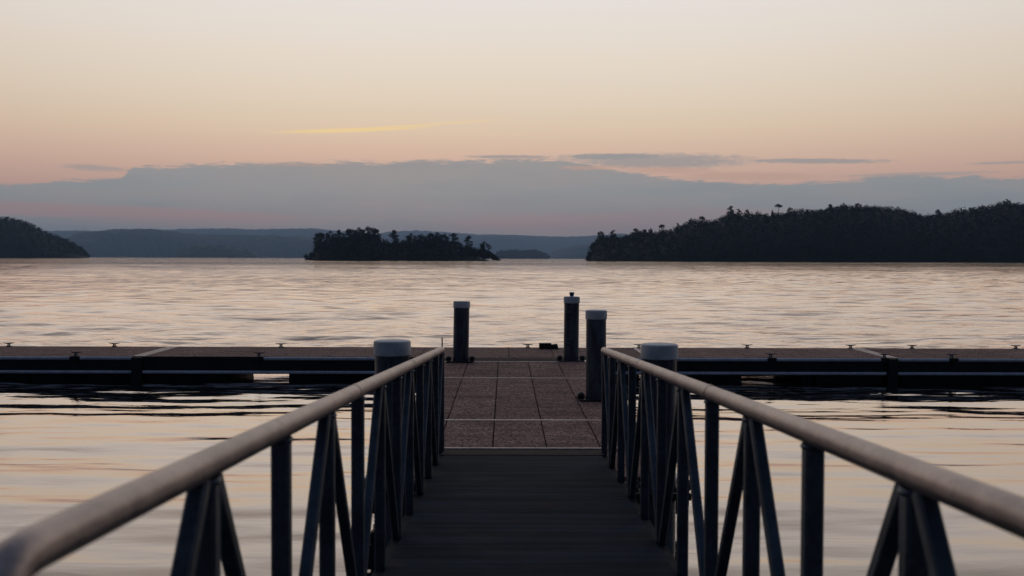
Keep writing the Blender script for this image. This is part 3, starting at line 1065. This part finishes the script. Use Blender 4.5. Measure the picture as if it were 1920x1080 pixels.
farA = [(-700, 446), (-300, 440), (0, 436), (100, 433), (150, 432), (240, 434), (300, 431), (360, 429), (420, 428), (470, 430), (530, 429), (590, 428), (620, 432),
        (700, 439), (735, 434), (780, 432), (860, 437), (900, 440), (960, 440), (1020, 443), (1060, 444), (1100, 443), (1160, 438), (1250, 440), (1500, 445), (2000, 442), (2600, 446)]
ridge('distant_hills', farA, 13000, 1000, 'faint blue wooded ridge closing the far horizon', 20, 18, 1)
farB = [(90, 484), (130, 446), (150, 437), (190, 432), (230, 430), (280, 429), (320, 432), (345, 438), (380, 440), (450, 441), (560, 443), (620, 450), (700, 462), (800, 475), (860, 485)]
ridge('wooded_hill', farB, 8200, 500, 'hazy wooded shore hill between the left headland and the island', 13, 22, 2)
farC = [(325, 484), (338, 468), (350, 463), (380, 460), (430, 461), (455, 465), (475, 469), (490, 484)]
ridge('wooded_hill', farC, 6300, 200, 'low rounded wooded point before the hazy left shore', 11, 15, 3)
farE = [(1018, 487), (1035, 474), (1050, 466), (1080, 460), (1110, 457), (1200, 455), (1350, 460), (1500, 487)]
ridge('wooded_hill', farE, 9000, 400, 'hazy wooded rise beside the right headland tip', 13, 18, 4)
farF = [(150, 484), (170, 470), (200, 468), (240, 470), (290, 474), (330, 480), (350, 484)]
0 and ridge('wooded_hill', farF, 8000, 200, 'low hazy shore wood right of the left headland', 11, 14, 9)

right = [(1103.5, 487), (1109, 454), (1126, 436), (1140, 439), (1150, 434), (1163, 440), (1174, 438), (1192, 430), (1209, 430), (1220, 429), (1227, 433), (1241, 425), (1250, 426),
         (1261, 425), (1271, 419), (1287, 413), (1296, 410), (1316, 407), (1326, 409), (1342, 408), (1351, 402), (1362, 397), (1371, 392), (1383, 395), (1392, 398), (1401, 394),
         (1417, 395), (1431, 394), (1442, 400), (1449, 395), (1470, 394), (1482, 390), (1494, 388), (1531, 389), (1555, 384), (1582, 381), (1609, 381), (1646, 382), (1665, 383),
         (1683, 387), (1700, 390), (1719, 394), (1734, 399), (1746, 398), (1760, 394), (1776, 396), (1790, 389), (1810, 388), (1832, 384), (1851, 381), (1871, 378), (1888, 374),
         (1905, 377), (1920, 377), (2000, 372), (2150, 380), (2350, 395)]
left = [(-350, 420), (-200, 404), (-60, 402), (0, 405), (20, 402), (32, 405), (47, 410), (60, 416), (75, 422), (87, 429), (100, 435), (112, 439), (125, 444), (137, 450), (150, 457), (160, 464), (165, 472), (167, 484)]
island = [(580, 487), (585, 476), (594, 450), (610, 441), (640, 435), (690, 430), (705, 434), (720, 446), (750, 447), (770, 443), (820, 440), (860, 450), (890, 461), (912, 466), (926, 479), (933, 487)]
islR = [(924, 487), (930, 470), (940, 468), (960, 466), (980, 467), (1000, 465), (1012, 468), (1022, 472), (1029, 478), (1031, 487)]


def ground(name, prof, Y, depth, treeh, label, step=10, back=1.0):
    pr = [(x, min(y + treeh / Y * F, 488)) for x, y in prof]
    return ridge(name, pr, Y, depth, label, step, 2.0, 5, back, mat=M['soil'])


def wood(name, prof, Y, depth, treeh, spacing, per, label, seed, rmin=4.0, rmax=7.0, leaf=(1.0, 2.3), steep=0.75):
    """one mass of crowns covering the front slope and the crest"""
    rs = np.random.RandomState(seed)
    p0, p1 = prof[0][0], prof[-1][0]
    x0, x1 = at(p0, 486, Y).x, at(p1, 486, Y).x
    Ps, Ss = [], []
    for ix in range(int((x1 - x0) / spacing) + 1):
        for iy in range(int(depth * 1.15 / spacing) + 1):
            q = iy * spacing / depth + rs.uniform(-0.3, 0.3) * spacing / depth
            q = min(max(q, 0.0), 1.15)
            x = x0 + ix * spacing + rs.uniform(-.5, .5) * spacing
            x = min(max(x, x0), x1)
            px = 947 + x / Y * F
            ztop = CAMZ + (at(px, interp(prof, px), Y).z - CAMZ) * (Y + depth) / Y
            full = ztop - WATER
            h = min(treeh * rs.uniform(0.7, 1.05), full * 0.95 + 1.0)
            g = math.sin(min(q, 1) * math.pi / 2) ** steep
            zg = WATER + max(0.0, full - treeh) * g
            if q > 1:
                zg -= (q - 1) * full * 0.5
            xx = x * (Y + depth * q) / Y
            r = rs.uniform(rmin, rmax)
            k = int(per * rs.uniform(0.7, 1.3))
            d = rs.normal(size=(k, 3))
            d /= np.linalg.norm(d, axis=1)[:, None]
            rad = rs.uniform(0.3, 1, k)[:, None] ** 0.4
            nl = 4
            lc = rs.uniform(-0.55, 0.55, size=(nl, 3)) * np.array([r, r, h * 0.36])
            pick = rs.randint(0, nl, k)
            ptsq = lc[pick] + d * rad * np.array([r * .6, r * .6, h * 0.24])
            ptsq[:, 2] += zg + h * 0.55
            ptsq[:, 0] += xx
            ptsq[:, 1] += Y + depth * q
            Ps.append(ptsq)
            Ss.append(rs.uniform(leaf[0], leaf[1], k))
    P = np.concatenate(Ps)
    S_ = np.concatenate(Ss)
    P[:, 2] = np.maximum(P[:, 2], WATER + 0.2)
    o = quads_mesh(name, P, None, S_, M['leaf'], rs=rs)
    return tag(o, label, kind='stuff')


YR, YL, YI, YJ = 1000, 1900, 950, 5200
ground('right_headland', right, YR, 130, 6.5, 'tall dark headland falling to the lake from the right', 10)
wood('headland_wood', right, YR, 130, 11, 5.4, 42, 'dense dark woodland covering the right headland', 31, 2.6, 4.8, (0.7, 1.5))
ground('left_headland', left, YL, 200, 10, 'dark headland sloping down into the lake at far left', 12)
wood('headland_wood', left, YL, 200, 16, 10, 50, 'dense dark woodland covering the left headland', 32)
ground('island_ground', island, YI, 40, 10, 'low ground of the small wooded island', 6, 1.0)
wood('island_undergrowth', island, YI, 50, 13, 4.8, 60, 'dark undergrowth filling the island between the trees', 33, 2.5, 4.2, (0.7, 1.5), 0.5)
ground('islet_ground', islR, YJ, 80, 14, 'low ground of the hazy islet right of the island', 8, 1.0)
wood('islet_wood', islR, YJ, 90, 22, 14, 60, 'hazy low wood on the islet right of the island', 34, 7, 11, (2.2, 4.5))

# island trees that stand out, by the place of their tops in the photo
isl = [  # px, top py, kind, width, label
    (574, 473, 'bush', 0.9, 'tiny lone bush at the far left foot of the island'),
    (584, 470, 'bush', 0.8, 'small dark bush at the left tip of the island'),
    (601, 435, 'round', 1.0, 'leftmost tall tree on the island with a notched crown'),
    (619, 432, 'round', 0.8, 'upright island tree second from the left end'),
    (636, 430, 'pine', 1.1, 'slender tree right of a sky gap near island left end'),
    (654, 428, 'round', 1.0, 'broad tree left of the tallest island crowns'),
    (673, 425.5, 'round', 0.9, 'round crowned tree touching the tallest island tree'),
    (690, 423.5, 'round', 1.0, 'tallest domed tree on the island, left of centre'),
    (703, 428, 'round', 0.8, 'tree on the right shoulder of the tallest island dome'),
    (720, 442, 'bush', 0.8, 'low tree in the dip right of the tallest dome'),
    (738, 430.5, 'pine', 1.2, 'flat topped pine rising alone from the central dip'),
    (755, 444, 'bush', 0.8, 'low bushy tree between the lone pine and round tree'),
    (771, 436.5, 'round', 0.9, 'round tree right of the flat topped island pine'),
    (790, 438, 'round', 0.85, 'tree on left slope of the island right dome'),
    (806, 436, 'round', 0.85, 'tree just left of the island right dome top'),
    (820, 434.5, 'round', 1.0, 'rounded tree topping the right dome of the island'),
    (834, 437.5, 'round', 0.75, 'tree on right slope of the island right dome'),
    (850, 436.5, 'pine', 1.2, 'ragged pine just right of the island right dome'),
    (864, 450, 'bush', 0.8, 'low tree between two ragged pines on island right'),
    (879, 441, 'pine', 1.15, 'leaning ragged pine near the island right end'),
    (890, 459, 'bush', 0.8, 'low bush between the ragged pine and last round tree'),
    (908, 452, 'round', 0.95, 'separate round tree standing near the island right tip'),
    (917, 463, 'bush', 0.8, 'stepped bush right below the last round island tree'),
    (928, 477, 'bush', 0.6, 'smallest bush at the right tip of the island'),
]
rt = random.Random(5)
for i, (px, py, k, w, lab) in enumerate(isl):
    Yt = YI + rt.uniform(8, 34)
    top = at(px, py, Yt)
    base = max(WATER, WATER + (at(px, min(interp(island, px) + 11 / YI * F, 487), YI).z - WATER) * 0.6)
    h = top.z - base
    wf = w * (21.0 / max(h, 6) if k == 'bush' else 1.0) * (0.45 if k == 'bush' else 1.0)
    wf = min(wf, 1.5)
    tree(k, i, (top.x, Yt, base), h, wf, lab, 'trees of the island', rt.uniform(0, 6.28))

hd = [
    (1110, 455, 'bush', 0.9, 'low tree at the very tip of the right headland'),
    (1126, 432.5, 'round', 0.95, 'tall round tree nearest the right headland tip'),
    (1150, 430.5, 'pine', 1.3, 'layered pine second from the right headland tip'),
    (1174, 437.5, 'bush', 0.8, 'low crown between headland pine and dark round tree'),
    (1192, 427, 'round', 0.9, 'dark round tree left of the paired headland crowns'),
    (1209, 429, 'round', 0.7, 'left one of two paired crowns on the headland'),
    (1220, 427, 'round', 0.7, 'right one of two paired crowns on the headland'),
    (1241, 419, 'umbrella', 1.1, 'slanting flat crowned tree on the lower headland ridge'),
    (1271, 417.5, 'pine', 0.9, 'small pointed tree on the rising headland ridge'),
    (1296, 408, 'round', 0.7, 'round tree below the wind swept headland crown'),
    (1316, 403.5, 'umbrella', 1.1, 'wind swept flat crown midway up the headland ridge'),
    (1371, 385.5, 'pine', 1.6, 'broad spiky tree highest at the left shoulder of the hill'),
    (1385, 391, 'pine', 1.2, 'spiky tree right beside the broad spiky shoulder tree'),
    (1401, 391.5, 'round', 0.6, 'small dark tree right of the spiky shoulder trees'),
    (1449, 391, 'bush', 0.8, 'low bushy crown just left of the umbrella tree'),
    (1460, 380.5, 'umbrella', 1.25, 'umbrella shaped tree standing clear above the hill skyline'),
    (1481, 388, 'round', 0.8, 'round crown just right of the umbrella tree'),
    (1558, 382, 'round', 0.8, 'small bump of a tree left of the flat hill summit'),
    (1582, 380, 'round', 0.9, 'left crown on the flat summit of the hill'),
    (1609, 380, 'round', 0.9, 'right crown on the flat summit of the hill'),
    (1758, 392, 'round', 0.9, 'lone crown in the saddle of the right hill'),
    (1888, 372.5, 'round', 1.0, 'highest crown on the right hill near the frame edge'),
]
for i, (px, py, k, w, lab) in enumerate(hd):
    Yt = YR + 128 if px > 1200 else YR + 45 + (px - 1100) * 1.0
    top = at(px, py, Yt)
    h = 15.0 if k != 'umbrella' else 16.0
    if k == 'bush':
        h = 10.0
    tree(k, i, (top.x, Yt, max(WATER, top.z - h)), h if top.z - h > WATER else top.z - WATER, w * 0.85, lab, 'skyline trees of the right headland', rt.uniform(0, 6.28))
# prototypes that found no use
for L_ in PROTO.values():
    for pr_ in L_:
        for o in pr_:
            if o.parent is None:
                bpy.data.objects.remove(o)

# lake houses, pale specks on the far left shore
for (px, py, w, lab) in ((167, 449, 32, 'pale hillside house high on the hazy left shore'), (228, 482, 22, 'pale lakeside house at the foot of the hazy left shore')):
    Yh = 8100 if py < 460 else 6400
    p = at(px, py, Yh)
    g = max(p.z - 5, WATER)
    h_ = empty('lake_house', (p.x, Yh, g), lab, 'house')
    MB().box(-w, w, -5, 5, -3 if py > 460 else -14, 6).build('wall', M['house'], h_)
    MB().add([(-w - 1, -6, 6.01), (w + 1, -6, 6.01), (w + 1, 6, 6.01), (-w - 1, 6, 6.01), (-w, 0, 10), (w, 0, 10)],
             [(0, 1, 5, 4), (2, 3, 4, 5), (0, 4, 3), (1, 2, 5), (3, 2, 1, 0)]).build('roof', M['roof'], h_)

# ------------------------------------------------------------------ haze
HZ = 1.0
hm, t = new_mat('haze_air')
pvn = t.n('ShaderNodeVolumePrincipled')
pvn.inputs['Color'].default_value = (0.40, 0.63, 1.0, 1)
pvn.inputs['Density'].default_value = 7.3e-5 * HZ
pvn.inputs['Anisotropy'].default_value = 0.55
ov = t.n('ShaderNodeOutputMaterial')
t.nt.links.new(pvn.outputs[0], ov.inputs['Volume'])
tag(MB().box(-12500, 12500, -100, 14900, -1.6 + WATER, 430).build('haze', hm), 'thin blue evening haze over the lake', kind='stuff')

# ------------------------------------------------------------------ camera
cam = bpy.data.cameras.new('camera')
cam.sensor_width = 36
cam.lens = 36 * F / 1920
cam.clip_start = 0.05
cam.clip_end = 20000
cam.dof.use_dof = True
cam.dof.focus_distance = 19
cam.dof.aperture_fstop = 3.3
co = bpy.data.objects.new('camera', cam)
co.matrix_world = Matrix.Translation((0, 0, CAMZ)) @ CAM_R.to_4x4()
col.objects.link(co)
sc.camera = co
sc.view_settings.view_transform = 'Standard'
sc.view_settings.look = 'None'
sc.view_settings.exposure = 0
sc.view_settings.gamma = 1
sc.cycles.use_denoising = True
sc.cycles.max_bounces = 6
sc.cycles.volume_bounces = 0
sc.cycles.transparent_max_bounces = 8
